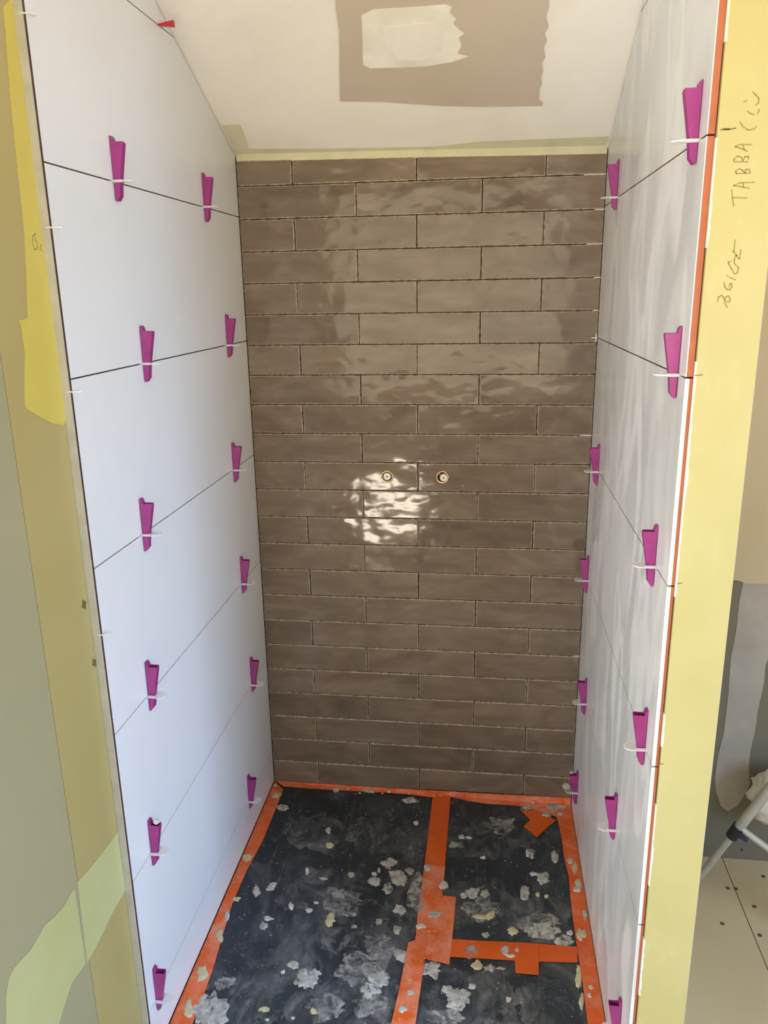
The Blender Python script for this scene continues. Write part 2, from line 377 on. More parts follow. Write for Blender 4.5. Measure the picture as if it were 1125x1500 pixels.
def window(name, horiz, c, s0, s1, z0, z1, label):
    bm = bmesh.new(); t_ = min(0.05, (z1-z0)*0.12)
    for a, b, p, q in ((s0, s1, z0, z0+t_), (s0, s1, z1-t_, z1), (s0, s0+t_, z0+t_, z1-t_), (s1-t_, s1, z0+t_, z1-t_)):
        if horiz: box(bm, (a, c, p), (b, c+0.05, q))
        else: box(bm, (c, a, p), (c+0.05, b, q))
    mk(name, bm, 'frame', None, label, kind='structure')
window('window_1', False, 2.21, -2.63, -1.61, 0.73, 1.87, 'white frame added for the left fill lamp')
window('added_frame_low', True, -3.02, -0.62, -0.22, 0.0, 0.23, 'low white frame added for the sunlit-floor lamp')  # unseen frame added to go with the low lamp
window('added_frame_rear', True, -3.02, -1.02, 1.72, 0.78, 2.12, 'wide white frame added for the rear fill lamp')  # unseen frame added to go with the wide fill lamp
window('added_frame_left', True, -3.02, -1.97, -1.13, 0.33, 1.57, 'white frame added for the left fill lamp')  # unseen frame added to go with the rear-left fill lamp

# far wall: beige plaster above, filler band below, fixing holes
def fpoly(px): return [on(1, FY, x, y) for x, y in px]
zb = on(1, FY, 1090, 852).z
top = [Vector((XC1-0.02, FY, zb+0.006)), Vector((0.78, FY, zb+0.003)), Vector((0.80, FY, zb-0.004)), Vector((1.0, FY, zb)), Vector((2.19, FY, zb)), Vector((2.19, FY, zceil(2.19, FY)-0.004)), Vector((XC1-0.02, FY, zceil(XC1, FY)-0.004))]
patch('beige_plaster_coat', top, (0,-1,0), 'beige_plaster', wall_room, 0.0015, 0.002, 0.03, 21)
band = [(1090,846),(1083,880),(1078,925),(1070,965),(1067,1015),(1060,1075),(1052,1105),(1047,1140),(1049,1160),(1056,1180),(1066,1188),(1080,1180),(1090,1165),(1098,1150),(1097,1120),(1099,1100),(1106,1070),(1110,1040),(1119,1000),(1121,975),(1130,950),(1130,846)]
patch('filler_band', fpoly(band), (0,-1,0), 'grey_filler', wall_room, 0.0008, 0.0012, 0.012, 23, lift=0.0002)
for px, py in ((1101.5,1226),(1086.5,1244.5)):
    p = on(1, FY, px, py); bm = bmesh.new(); tube(bm, p+Vector((0,0.001,0)), p+Vector((0,-0.0008,0)), 0.0034, 10); mk('fixing_hole', bm, 'dark', wall_room)

# ------------------------------------------------------------------ brown glazed tiles on the back wall
PITCH, G = 0.077, 0.0009
def rect_ring(x0, x1, z0, z1, inset, y, zt=None):
    return [(x0+inset, y, z0+inset), (x1-inset, y, z0+inset), (x1-inset, y, z1-inset), (x0+inset, y, z1-inset)]
TH = 0.0095
def tile_mesh(w_, zl, zr, bl, br, hole=None):
    """tile in local coords, x 0..w_, bottom bl..br, top zl..zr, face at y=0"""
    bm = bmesh.new()
    def ring(ins, y): return [bm.verts.new(p) for p in ((ins, y, bl+ins), (w_-ins, y, br+ins), (w_-ins, y, zr-ins), (ins, y, zl-ins))]
    r = [ring(0, TH), ring(0, 0.0022), ring(0.0009, 0.0008), ring(0.0027, 0.0)]
    bm.faces.new(r[0])
    for k in range(3):
        for i in range(4):
            f = bm.faces.new((r[k][i], r[k][(i+1) % 4], r[k+1][(i+1) % 4], r[k+1][i])); f.material_index = 1
    if hole is None: bm.faces.new(r[3][::-1])
    else:
        hx, hz, hr = hole; N = 24; ci = []; co = []
        for i in range(N):
            a = 2*math.pi*i/N; ci.append(bm.verts.new((hx+hr*math.cos(a), 0, hz+hr*math.sin(a)))); co.append(bm.verts.new((hx+hr*math.cos(a), TH, hz+hr*math.sin(a))))
        for i in range(N):
            f = bm.faces.new((ci[i], ci[(i+1) % N], co[(i+1) % N], co[i])); f.material_index = 1
        c4 = r[3]; q = N//4
        # corner k serves arc from angle (225+90k)
        idx = [int(round(N*(225+90*k)/360)) % N for k in range(4)]
        for k in range(4):
            a0, a1 = idx[k], idx[(k+1) % 4]; loop = []; i = a0
            while True:
                loop.append(ci[i])
                if i == a1: break
                i = (i+1) % N
            f = bm.faces.new([c4[k], c4[(k+1) % 4]] + loop[::-1])
    bmesh.ops.recalc_face_normals(bm, faces=bm.faces[:])
    me = bpy.data.meshes.new('tile'); bm.to_mesh(me); bm.free()
    me.materials.append(M['taupe']); me.materials.append(M['taupe_edge']); return me
cache = {}
HO = {11: [(-0.0822, 0.9634, 0.0165), (0.0651, 0.9636, 0.0172)]}
rnd = random.Random(3)
for r in range(1, 24):
    zb_, zt_ = (23-r)*PITCH, (24-r)*PITCH
    js = [-W2, -0.305, 0.0, 0.3055, W2] if r % 2 else [-W2, -0.148, 0.1575, W2]
    for a, b in zip(js, js[1:]):
        da = 0 if a == -W2 else rnd.uniform(-0.0008, 0.0008)
        x0, x1 = a+G+da, b-G
        zl = zr = PITCH-2*G; bl = br = 0; hole = None
        if r == 1:
            zl = 1.7556-0.0152*(x0+W2)-zb_-0.003; zr = 1.7556-0.0152*(x1+W2)-zb_-0.003
        if r == 23:
            bl = 0.002+0.008*(x0+W2)/0.89; br = 0.002+0.008*(x1+W2)/0.89
        for hx, hz, hr in HO.get(r, []):
            if a < hx < b: hole = (hx-x0, hz-(zb_+G), hr)
        key = (round(x1-x0, 4), round(zl, 4), round(zr, 4), round(bl, 4), hole)
        if key not in cache: cache[key] = tile_mesh(x1-x0, zl, zr, bl, br, hole)
        o = bpy.data.objects.new('tile', cache[key]); COL.objects.link(o); o.parent = wall_back
        o.location = (x0, rnd.uniform(-0.0004, 0.0006), zb_+G)
        o.rotation_euler = (rnd.uniform(-0.006, 0.006), 0, rnd.uniform(-0.0025, 0.0025))
# plaster bead closing the top of the brown tiles against the slope
bm = bmesh.new(); n_ = 40; up_ = []; lo_ = []
for i in range(n_+1):
    x = -W2+0.002+(2*W2-0.004)*i/n_; lo_.append((x, 0.0008, 1.7556-0.0152*(x+W2)-0.0045+0.0012*noise.noise(Vector((x*40, 1, 2))))); up_.append((x, 0.0008, zceil(x, 0)+0.004))
prism(bm, lo_+up_[::-1], (0, 0.009, 0)); mk('plaster_bead', bm, 'yellowgreen', wall_back)
# water outlets
for k, ((hx, hz, hr), lab, dx) in enumerate(zip(HO[11], ('capped water outlet in brown tiles, plug centred in its ring', 'capped water outlet in brown tiles, plug off-centre beside copper pipe'), (0.0, 0.0035))):
    e = empty('water_outlet', (hx, 0.0, hz), lab, 'pipe outlet', 'capped water outlets')
    bm = bmesh.new()
    N = 28                                                   # crinkled collar, a lathed ring
    prof = [(hr-0.0002, 0.008), (hr-0.0003, -0.0012), (hr-0.0022, -0.0022), (hr-0.0040, 0.0005), (hr-0.0046, 0.009)]
    rings = []
    for i in range(N):
        a = 2*math.pi*i/N; wv = 1+0.02*math.sin(5*a+k)
        rings.append([bm.verts.new((pr_*wv*math.cos(a), py, pr_*wv*math.sin(a))) for pr_, py in prof])
    for i in range(N):
        for j in range(len(prof)-1): bm.faces.new((rings[i][j], rings[(i+1) % N][j], rings[(i+1) % N][j+1], rings[i][j+1]))
    mk('collar', bm, 'brass', e, smooth=True)
    bm = bmesh.new(); tube(bm, (0, 0.0102, 0), (0, 0.0085, 0), hr-0.0042, 24); mk('pipe_bore', bm, 'dark', e)
    bm = bmesh.new(); pr0 = 0.0098
    tube(bm, (dx, 0.0084, -dx*0.4), (dx, -0.0005, -dx*0.4), pr0, 28); tube(bm, (dx, -0.0005, -dx*0.4), (dx, -0.002, -dx*0.4), pr0, 28, pr0-0.0015)
    pl = mk('plug', bm, 'white_plastic', e)
    bm = bmesh.new(); box(bm, (dx-0.0024, -0.0023, -dx*0.4-0.0024), (dx+0.0024, -0.0018, -dx*0.4+0.0024)); mk('square_socket', bm, 'grey_plug', pl)
    if k == 1:
        bm = bmesh.new(); tube(bm, (-0.0075, 0.008, 0.0085), (-0.0075, -0.001, 0.0085), 0.0032, 12); mk('copper_pipe', bm, 'terracotta', e)

# ------------------------------------------------------------------ large white side tiles
JZ = [1.9263, 1.6235, 1.3208, 1.0180, 0.7152, 0.4124, 0.1096]
def side_tiles(side, parent, mat):
    s = -1 if side == 'L' else 1
    edges = [None]+JZ+[0.004 if side == 'L' else zfloor(W2)+0.003]
    for k in range(len(edges)-1):
        zlo = edges[k+1]+0.0013; x = s*W2
        f0, b0 = -DEP+(0.0 if s > 0 else 0.0022), -0.0015
        if k == 0:
            d0 = None
            # where the joint meets the slope
            y = 0.0
            while zceil(x, y) < zlo+0.003: y -= 0.001
            poly = [(y, zlo), (f0, zlo), (f0, zceil(x, f0)-0.003)]
        else:
            zhi = edges[k]-0.0013
            if zhi < zceil(x, b0)-0.003: poly = [(b0, zlo), (f0, zlo), (f0, zhi), (b0, zhi)]
            else:
                y = 0.0
                while zceil(x, y)-0.003 < zhi: y -= 0.001
                poly = [(b0, zlo), (f0, zlo), (f0, zhi), (y, zhi), (b0, zceil(x, b0)-0.003)]
        bm = bmesh.new()
        g = 0.0012 if (k <= 2) else 0.0056
        if s < 0: g = 0.006
        prism(bm, [(x, y, z) for y, z in poly], (s*g, 0, 0), 0)
        prism(bm, [(x+s*g, y+0.0001, z) for y, z in poly], (s*(0.0098-g), 0, 0), 1)
        mk('tile', bm, [mat, 'terracotta'], parent)
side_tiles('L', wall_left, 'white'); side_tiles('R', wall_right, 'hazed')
# adhesive bed seen in the joints
for s, par in ((-1, wall_left), (1, wall_right)):
    bm = bmesh.new(); x = s*(W2+0.0098)
    prism(bm, [(x, -0.0, 0.0), (x, -DEP+0.003, 0.0), (x, -DEP+0.003, zceil(x, -DEP)-0.006), (x, 0.0, zceil(x, 0)-0.006)], (s*0.0045, 0, 0)); mk('adhesive_bed', bm, 'darkred', par)

# aluminium trim at the front edge of the left tiles
bm = bmesh.new()
prism(bm, [(-0.4595, -0.9085, 0.0), (-0.4472, -0.9085, 0.0), (-0.4466, -0.9065, 0.0), (-0.4472, -0.9045, 0.0), (-0.4595, -0.903, 0.0)], (0, 0, zceil(-.45, -.905)-0.004))
trim = mk('trim_1', bm, 'alu', None, 'grey metal edge trim where the white tiles end', kind='structure')
bm = bmesh.new(); box(bm, (-0.4466, -0.9056, 0.0), (-0.4452, -0.9030, zceil(-.45, -.905)-0.006)); mk('joint_gap', bm, 'darkred', wall_left)
# left boards: compound-covered, with bare yellow patches
XL = -0.4613
def board(name, y0, y1, mat):
    bm = bmesh.new()
    prism(bm, [(XL-0.0002, y0, FLOOR), (XL-0.0002, y1, FLOOR), (XL-0.0002, y1, zceil(XL, y1)-0.003), (XL-0.0002, y0, zceil(XL, y0)-0.003)], (0.0022, 0, 0)); return mk(name, bm, mat, wall_left)
XF = XL+0.0020
board('plaster_board', -0.9092, -1.0470, 'khaki'); board('plaster_board', -1.0485, -1.3995, 'khaki_near')
def lpoly(px): return [on(0, XF, x, y) for x, y in px]
patch('bare_yellow_patch', lpoly([(40,40),(50,120),(62,260),(80,440),(100,590),(98,612),(92,622),(76,620),(60,612),(42,602),(36,595),(35,560),(36,520),(30,475),(26,470),(40,466),(38,400),(34,330),(22,220),(14,140),(8,60),(4,10),(30,-20)]), (1,0,0), 'yellow_bare', wall_left, 0.0004, 0.001, 0.012, 31, label='bare yellow board showing along the metal trim')
patch('bare_green_patch', lpoly([(172,1219),(183,1304),(160,1345),(148,1372),(127,1411),(113,1292),(130,1274)]), (1,0,0), 'green_bare', wall_left, 0.0004, 0.0006, 0.02, 33)
patch('bare_green_patch', lpoly([(109,1300),(125,1412),(105,1440),(92,1478),(80,1520),(8,1520),(8,1460),(12,1432),(20,1418),(45,1390),(65,1355),(90,1332)]), (1,0,0), 'green_bare', wall_left, 0.0004, 0.002, 0.02, 35)
bm = bmesh.new()
for st in ([(52,342),(47,346),(47,358),(50,366),(54,364),(54,356),(51,352),(50,346)], [(60,358),(58,364),(61,368)]):
    ribbon(bm, lpoly(st), (1,0,0), 0.0012, 0.0008)
mk('pencil_writing', bm, 'pencil_d', wall_left)
for px, py in ((123,885),(138,970)):
    patch('knock_mark', lpoly([(px-2,py-6),(px+3,py-3),(px+2,py+7),(px-3,py+5)]), (1,0,0), 'pencil_d', wall_left, 0.0004, 0.002, 0.003, px)

# yellow end board of the right partition
CF = -0.9098
bm = bmesh.new()
prism(bm, [(XC0, CF, FLOOR), (XC1, CF, FLOOR), (XC1, CF, zceil(W2, CF)-0.004), (XC0, CF, zceil(W2, CF)-0.004)], (0, 0.0125, 0))
endb = mk('end_board', bm, 'yellow', wall_right, 'yellow board closing the partition end, pencilled words on it')
bm = bmesh.new()
prism(bm, [(XC1, CF+0.001, FLOOR), (XC1+0.0012, CF+0.001, FLOOR), (XC1+0.0012, CF+0.001, zceil(W2, CF)-0.006), (XC1, CF+0.001, zceil(W2, CF)-0.006)], (0, 0.72, 0))
mk('partition_board', bm, 'beige_plaster', wall_right)
def cpt(ox, oy, s, pts): return [on(1, CF, ox+x*s, oy+y*s) for x, y in pts]
bm = bmesh.new(); s = 85/708
for st in ([(95,1180),(104,1125),(140,1106),(168,1130),(178,1165),(205,1118),(228,1112),(246,1150),(236,1188),(190,1178)], [(176,1186),(214,1256)],
           [(235,1000),(245,965),(262,960),(268,1000),(240,1036),(205,1030),(180,1000),(172,945)], [(232,880),(312,917)], [(208,862),(216,870)],
           [(262,690),(222,698),(230,725),(262,780),(300,842),(332,836),(348,768),(322,742),(302,722)], [(300,722),(296,664),(318,616),(350,660),(362,655),(376,545)], [(270,562),(292,574),(306,428)], [(292,576),(326,622)]):
    ribbon(bm, cpt(1040, 300, s, st), (0,-1,0), 0.0014)
mk('pencil_writing', bm, 'pencil', wall_right, 'faint pencilled word Beige')
bm = bmesh.new(); s = 85/638
for st in ([(238,1182),(246,1270),(262,1370)], [(248,1272),(405,1276)], [(490,1106),(330,1108),(262,1140),(330,1150),(432,1172)], [(358,1106),(372,1164)],
           [(445,1000),(430,960),(395,962),(385,1000),(355,970),(318,955),(282,985),(290,1008),(440,1002)], [(425,850),(420,820),(385,822),(362,868),(345,830),(305,815),(262,855),(268,878),(420,880)],
           [(458,690),(330,688),(276,712),(330,728),(412,762)], [(360,690),(378,748)], [(332,440),(360,492),(420,528),(485,520),(510,488)], [(412,322),(440,345),(482,362)], [(520,350),(540,320),(538,300)],
           [(370,222),(408,204)], [(468,110),(500,140),(536,180),(534,235),(498,256)]):
    ribbon(bm, cpt(1040, 120, s, st), (0,-1,0), 0.0014)
mk('pencil_writing', bm, 'pencil', wall_right, 'faint pencilled word Tabbacco')
bm = bmesh.new(); ribbon(bm, cpt(1040, 120, s, [(120,525),(190,524),(285,508)]), (0,-1,0), 0.0016); ribbon(bm, cpt(1040, 120, s, [(150,518),(215,520)]), (0,-1,0), 0.0022); mk('pencil_tick', bm, 'pencil_d', wall_right)
for a, b in (((1018,550),(1029,549)), ((992,855),(999,854)), ((967,1119),(972,1119))):
    bm = bmesh.new(); ribbon(bm, [on(1, CF, *a), on(1, CF, *b)], (0,-1,0), 0.0014); mk('pencil_tick', bm, 'pencil_d', wall_right)
# uneven white filler and dark slit between tile edge and yellow board
bm = bmesh.new(); z = 0.05; rr = random.Random(5)
while z < 2.1:
    h = rr.uniform(0.02, 0.12); wd = rr.uniform(0.0004, 0.0022)
    if rr.random() < 0.72:
        pts = []; n_ = max(3, int(h/0.008))
        lft = [(XC0-0.0012, CF-0.0002, z+h*i/n_) for i in range(n_+1)]
        rgt = [(XC0+wd*(0.4+0.9*rr.random()), CF-0.0002, z+h*i/n_) for i in range(n_, -1, -1)]
        prism(bm, lft+rgt, (0, 0.006, 0))
    z += h
mk('filler_bead', bm, 'olive_plaster', wall_right)

# ------------------------------------------------------------------ levelling wedges and clips
def wedge_mesh():
    bm = bmesh.new(); w_ = 0.0065
    prof = [(0.0012, -0.0300), (0.0036, -0.0310), (0.0095, -0.0235), (0.0128, 0.0), (0.0235, 0.0570), (0.0225, 0.0600), (0.0012, 0.0600)]
    inset = lambda y, k: [bm.verts.new((u+(0.0005 if abs(y) > w_*0.8 and k else 0)*(1 if u < 0.01 else -1), y, z)) for u, z in prof]
    cols = [inset(-w_, 1), inset(-w_+0.001, 0), inset(w_-0.001, 0), inset(w_, 1)]; n = len(prof)
    for a, b in zip(cols, cols[1:]):
        for i in range(n):
            if i == n-2 and a is cols[1]: top = bm.faces.new((a[i], a[(i+1) % n], b[(i+1) % n], b[i]))
            else: bm.faces.new((a[i], a[(i+1) % n], b[(i+1) % n], b[i]))
    bm.faces.new(cols[0]); bm.faces.new(cols[-1][::-1])
    bmesh.ops.recalc_face_normals(bm, faces=bm.faces[:])
    r = bmesh.ops.inset_region(bm, faces=[top], thickness=0.0016, depth=0)
    for v in top.verts: v.co.z -= 0.012
    me = bpy.data.meshes.new('levelling_wedge'); bm.to_mesh(me); bm.free(); me.materials.append(M['purple']); return me
def hook_mesh():
    bm = bmesh.new(); prism(bm, [(0.0012, -0.0062, 0.0592), (0.0062, -0.0062, 0.0592), (0.0052, -0.0062, 0.0655), (0.0026, -0.0062, 0.0695), (0.0012, -0.0062, 0.0695)], (0, 0.0124, 0))
    bmesh.ops.recalc_face_normals(bm, faces=bm.faces[:])
    me = bpy.data.meshes.new('hook'); bm.to_mesh(me); bm.free(); me.materials.append(M['purple']); return me
def clip_mesh():
    bm = bmesh.new(); N = 32; out = []; hole = []
    hw, u1 = 0.0125, 0.0345
    pts = [(-0.004, -0.006)]
    loop = [(-0.004, -hw), (0.004, -hw), (0.012, -hw), (u1-hw, -hw)]
    loop += [(u1-hw+hw*math.sin(a), -hw*math.cos(a)) for a in [math.pi*i/12 for i in range(1, 12)]]
    loop += [(u1-hw, hw), (0.012, hw), (0.004, hw), (-0.004, hw), (-0.004, 0.0)]
    n = len(loop)
    hx0, hx1, hy = 0.0006, 0.0150, 0.0078
    cx_, cyy = (hx0+hx1)/2, 0
    inner = []
    for u, y in loop:
        du, dy = u-cx_, y-cyy; k = min((hx1-hx0)/2/max(abs(du), 1e-6), hy/max(abs(dy), 1e-6)); inner.append((cx_+du*k, cyy+dy*k))
    for z0 in (-0.0011, 0.0011):
        out.append([bm.verts.new((u, y, z0)) for u, y in loop]); hole.append([bm.verts.new((u, y, z0)) for u, y in inner])
    for i in range(n):
        j = (i+1) % n
        for k in (0, 1): bm.faces.new((out[k][i], out[k][j], hole[k][j], hole[k][i]))
        bm.faces.new((out[0][i], out[0][j], out[1][j], out[1][i])); bm.faces.new((hole[0][i], hole[0][j], hole[1][j], hole[1][i]))
    # raised strap along the window, on both sides of the wedge
    for sy in (-1, 1): box(bm, (0.0002, sy*0.0080, -0.0022), (0.0165, sy*0.0098, 0.0022))
    bmesh.ops.recalc_face_normals(bm, faces=bm.faces[:])
    me = bpy.data.meshes.new('levelling_clip'); bm.to_mesh(me); bm.free(); me.materials.append(M['clear']); return me
WM, HM, CM = wedge_mesh(), hook_mesh(), clip_mesh()
ORD = ['topmost', 'top full', 'second', 'third', 'fourth', 'fifth', 'lowest']
# (joint, y, tooth-top z)
LW = [(1,-.684,1.6903),(1,-.249,1.6908),(2,-.640,1.3849),(2,-.158,1.3898),(3,-.714,1.0828),(3,-.177,1.0831),(4,-.761,.781),(4,-.173,.785),(5,-.819,.4806),(5,-.150,.4888),(6,-.867,.1811),(6,-.241,.1846)]
RW = [(1,-.184,1.6961),(1,-.860,1.6927),(2,-.860,1.3846),(3,-.147,1.0808),(3,-.814,1.0813),(4,-.075,.7773),(4,-.849,.7815),(5,-.166,.4781),(5,-.657,.4861),(6,-.110,.169),(6,-.836,.1761)]
UPF = {1: 'sixth', 2: 'fifth', 3: 'fourth', 4: 'third', 5: 'second', 6: 'first'}
def put_wedge(side, j, y, zt, where):
    s = -1 if side == 'L' else 1
    wn = 'plain white tile wall' if side == 'L' else 'hazed white tile wall'
    lab = 'purple levelling wedge, %s joint above floor, %s, %s' % (UPF.get(j, 'seventh'), wn, where)
    zj = JZ[j]; rot = 0 if s < 0 else math.pi
    c = bpy.data.objects.new('levelling_clip', CM); COL.objects.link(c); c.location = (s*W2, y, zj); c.rotation_euler = (0, 0, rot+rnd.uniform(-.05, .05))
    tag(c, 'clear clip round purple wedge, %s joint above floor, %s, %s' % (UPF.get(j, 'seventh'), wn, where), 'tile clip', 'clear levelling clips in the tile joints')
    o = bpy.data.objects.new('levelling_wedge', WM); COL.objects.link(o); o.location = (s*W2, y, zt-0.0665); o.rotation_euler = (0, rnd.uniform(-.004, .012)*(1 if s < 0 else -1), rot+rnd.uniform(-.05, .05))
    tag(o, lab, 'wedge', 'purple levelling wedges in the tile joints')
    h = bpy.data.objects.new('hook', HM); COL.objects.link(h); h.parent = o
    return o
for j, y, zt in LW: put_wedge('L', j, y, zt, 'near metal trim' if y < -.5 else 'near brown tiles')
for j, y, zt in RW: put_wedge('R', j, y, zt, 'near yellow board' if y < -.5 else 'near brown tiles')
yt = on(0, W2-.008, 979, 2).y
put_wedge('R', 0, yt, 2.0, 'under ceiling')
# mortar left on two of the wedges
def crumb(name, p, r, mat, parent=None, seed=0, flat=0.7, label=None, cat=None, group=None):
    bm = bmesh.new(); bmesh.ops.create_icosphere(bm, subdivisions=2, radius=1)
    for v in bm.verts:
        n_ = noise.noise(v.co*1.5+Vector((seed*3.7, seed, 0))); v.co *= r*(1+0.5*n_); v.co.z *= flat
    zmin = min(v.co.z for v in bm.verts)
    bmesh.ops.translate(bm, verts=bm.verts[:], vec=Vector(p)-Vector((0, 0, zmin)))
    return mk(name, bm, mat, parent, label, cat, group)
crumb('mortar_blob', (-W2+0.016, -.819, .4745), 0.0065, 'mortar_w', None, 3, 0.7, 'white mortar blob on a purple wedge near the metal trim', 'mortar', 'mortar blobs on wedges')
crumb('mortar_blob', (W2-0.019, -.110, .1635), 0.0045, 'mortar_w', None, 8, 0.8, 'white mortar blob on a purple wedge on the hazed wall', 'mortar', 'mortar blobs on wedges')
crumb('mortar_blob', (W2-0.028, -.112, .1107), 0.012, 'mortar', None, 9, 0.9, 'grey mortar lump on the clear clip beside the lowest brown tile', 'mortar')
# red wedge under the ceiling
p = on(0, -W2, 232, 33.5); bm = bmesh.new(); zj = JZ[0]
prism(bm, [(-0.004, -0.0035, -0.0008), (0.0245, -0.0035, -0.004), (0.0275, -0.0035, -0.003), (0.0275, -0.0035, 0.0045), (0.0245, -0.0035, 0.0055), (-0.004, -0.0035, 0.0008)], (0, 0.007, 0))
box(bm, (0.0275, -0.0042, -0.0046), (0.0300, 0.0042, 0.0062))
o = mk('tile_wedge', bm, 'red', None, 'small red plastic wedge pushed in the top joint under the ceiling', 'wedge'); o.location = (-W2, p.y, zj)
# white cross spacer and spacer legs along the brown tiles
bm = bmesh.new(); x = W2-0.0015
box(bm, (x-0.014, -0.0014, 1.3199), (x+0.001, 0.0, 1.3217)); box(bm, (x-0.0035, -0.0024, 1.311), (x-0.0015, -0.0004, 1.331)); box(bm, (x-0.002, -0.012, 1.3199), (x-0.0003, -0.001, 1.3217))
mk('tile_spacer', bm, 'white_plastic', None, 'white cross spacer where hazed white tiles meet brown tiles', 'spacer')
for r, ln in ((1, .05), (2, .022), (3, .036), (4, .016), (5, .014), (9, .03), (17, .014)):
    z = (23-r)*PITCH; bm = bmesh.new()
    box(bm, (W2-ln, -0.0012, z-0.0008), (W2-0.001, 0.004, z+0.0008)); box(bm, (W2-ln-0.001, -0.0012, z-0.0008), (W2-ln, -0.0002, z+0.0008))
    mk('tile_spacer', bm, 'white_plastic', None, 'thin white spacer leg below %s brown tile row, beside the hazed wall' % {1: 'the top', 2: 'the second', 3: 'the third', 4: 'the fourth', 5: 'the fifth', 9: 'the ninth', 17: 'the seventeenth'}[r], 'spacer', 'spacer legs in the corner joints')
# clip stubs between trim and tiles
for px, py, wh in ((38,19,'above the sixth joint'),(78,333,'midway down the sixth tile'),(108,574,'just under the fifth joint'),(150,930,'under the fourth joint')):
    q = on(1, -0.9087, px, py); bm = bmesh.new()
    hw = 0.0075
    lp = [(-0.4585, -0.9096), (-0.446, -0.9096), (-0.439, -0.9075), (-0.434, -0.902), (-0.436, -0.896), (-0.4435, -0.893), (-0.4445, -0.9072), (-0.4585, -0.9088)]
    prism(bm, [(a+0.004, b-0.0002, q.z-0.0008) for a, b in lp[1:7]] , (0, 0, 0.0016))
    box(bm, (-0.4520, -0.9100, q.z-0.0012), (-0.4415, -0.9086, q.z+0.0012))
    mk('clip_stub', bm, 'clear', None, 'broken clear clip stub between metal trim and white tiles, '+wh, 'tile clip', 'clip stubs along the metal trim')

# ------------------------------------------------------------------ taped membrane on the shower floor
bm = bmesh.new()
nx, ny = 30, 32; grid = {}
for i in range(nx+1):
    for j in range(ny+1):
        x = -0.4435+0.887*i/nx; y = 0.0075-0.955*j/ny
        dz = 0.0005*noise.noise(Vector((x*7, y*7, 1.0)))+0.0003*noise.noise(Vector((x*21, y*21, 4.0)))
        if i in (0, nx) or j == ny: dz = 0
        grid[i, j] = bm.verts.new((x, y, zfloor(x)+dz-0.001))
for i in range(nx):
    for j in range(ny): bm.faces.new((grid[i,j], grid[i+1,j], grid[i+1,j+1], grid[i,j+1]))
bd = [e for e in bm.edges if e.is_boundary]; ex = bmesh.ops.extrude_edge_only(bm, edges=bd)
vb_ = [v for v in ex['geom'] if isinstance(v, bmesh.types.BMVert)]
for v in vb_: v.co.z = FLOOR
bmesh.ops.contextual_create(bm, geom=[e for e in bm.edges if e.is_boundary])
memb = mk('floor_membrane', bm, 'membrane', None, 'black waterproofing membrane taped in orange and spattered with mortar', 'membrane', smooth=True)
UPN = Vector((0.02, 0, 1)).normalized()
def fl(px): return [at_memb(x, y) for x, y in px]
def border(y0, y1, side, inner_px):
    """tape strip running along a wall: outer edge on the wall line, inner edge traced"""
    n_ = fl(inner_px); x = side*(W2-0.0016)
    return [Vector((x, y1, zfloor(x)))] + n_[::-1] + [Vector((x, y0, zfloor(x)))] if True else n_
tl = [Vector((-W2+0.0016, 0.002, 0))] + fl([(415,1157),(400,1195),(385,1232),(362,1275),(340,1325),(325,1375),(312,1420),(297,1462),(280,1505),(262,1545)]); tl.append(Vector((-W2+0.0016, tl[-1].y, 0)))
tr_ = [Vector((W2-0.0016, -0.002, zfloor(W2)))] + fl([(806,1180),(817,1202),(823,1230),(826,1255),(833,1284),(835,1308),(839,1345),(844,1380),(849,1412),(854,1444),(861,1500),(868,1550)]); tr_.append(Vector((W2-0.0016, tr_[-1].y, zfloor(W2))))
tb = [Vector((-0.442, 0.006, 0)), Vector((0.442, 0.006, zfloor(.442)))] + fl([(838,1207),(815,1196),(790,1190),(765,1181),(740,1179),(715,1178),(690,1174),(664,1168),(632,1168),(600,1164),(560,1161),(520,1159),(480,1157),(440,1154),(415,1152)])
TS = [('tape_d', tb, 0.002, 'orange tape along the brown tiles'), ('tape_m', tl, 0.0012, 'orange tape along the plain white tiles'), ('tape_m', tr_, 0.0012, 'orange tape along the hazed tiles'),
      ('tape', fl([(634,1166),(660,1166),(657,1205),(653,1250),(650,1290),(646,1316),(617,1314),(621,1275),(627,1225)]), 0.0003, None),
      ('tape', fl([(652,1376),(700,1379),(770,1382),(846,1388),(846,1411),(770,1409),(700,1405),(650,1402)]), 0.0004, None),
      ('tape_d', fl([(622,1268),(652,1270),(648,1313),(668,1315),(664,1360),(658,1414),(632,1408),(606,1402),(612,1340)]), 0.0008, None),
      ('tape_d', fl([(598,1382),(612,1377),(655,1379),(655,1398),(622,1406),(616,1450),(608,1505),(572,1505),(585,1450)]), 0.0007, None),
      ('tape', fl([(753,1383),(789,1385),(789,1430),(755,1427)]), 0.0003, 'short orange tape tab'),
      ('tape', fl([(762,1188),(785,1189),(815,1203),(804,1212),(786,1228),(767,1212),(777,1203)]), 0.0008, 'loose torn piece of orange tape')]
for k, (mt, pts, amp, lab) in enumerate(TS):
    o = patch('tape_strip', pts, UPN, mt, memb, 0.0003, amp, 0.012, 40+k, lift=0.0003+0.0004*k, label=lab)
# tape turned up the foot of the brown wall
bm = bmesh.new()
prism(bm, [(-0.443, 0.0015, 0.0), (0.443, 0.0015, zfloor(.443)), (0.443, 0.0015, 0.009), (0.2, 0.0015, 0.004), (-0.443, 0.0015, 0.002)], (0, 0.003, 0))
mk('tape_strip', bm, 'tape_d', memb)
prev = None
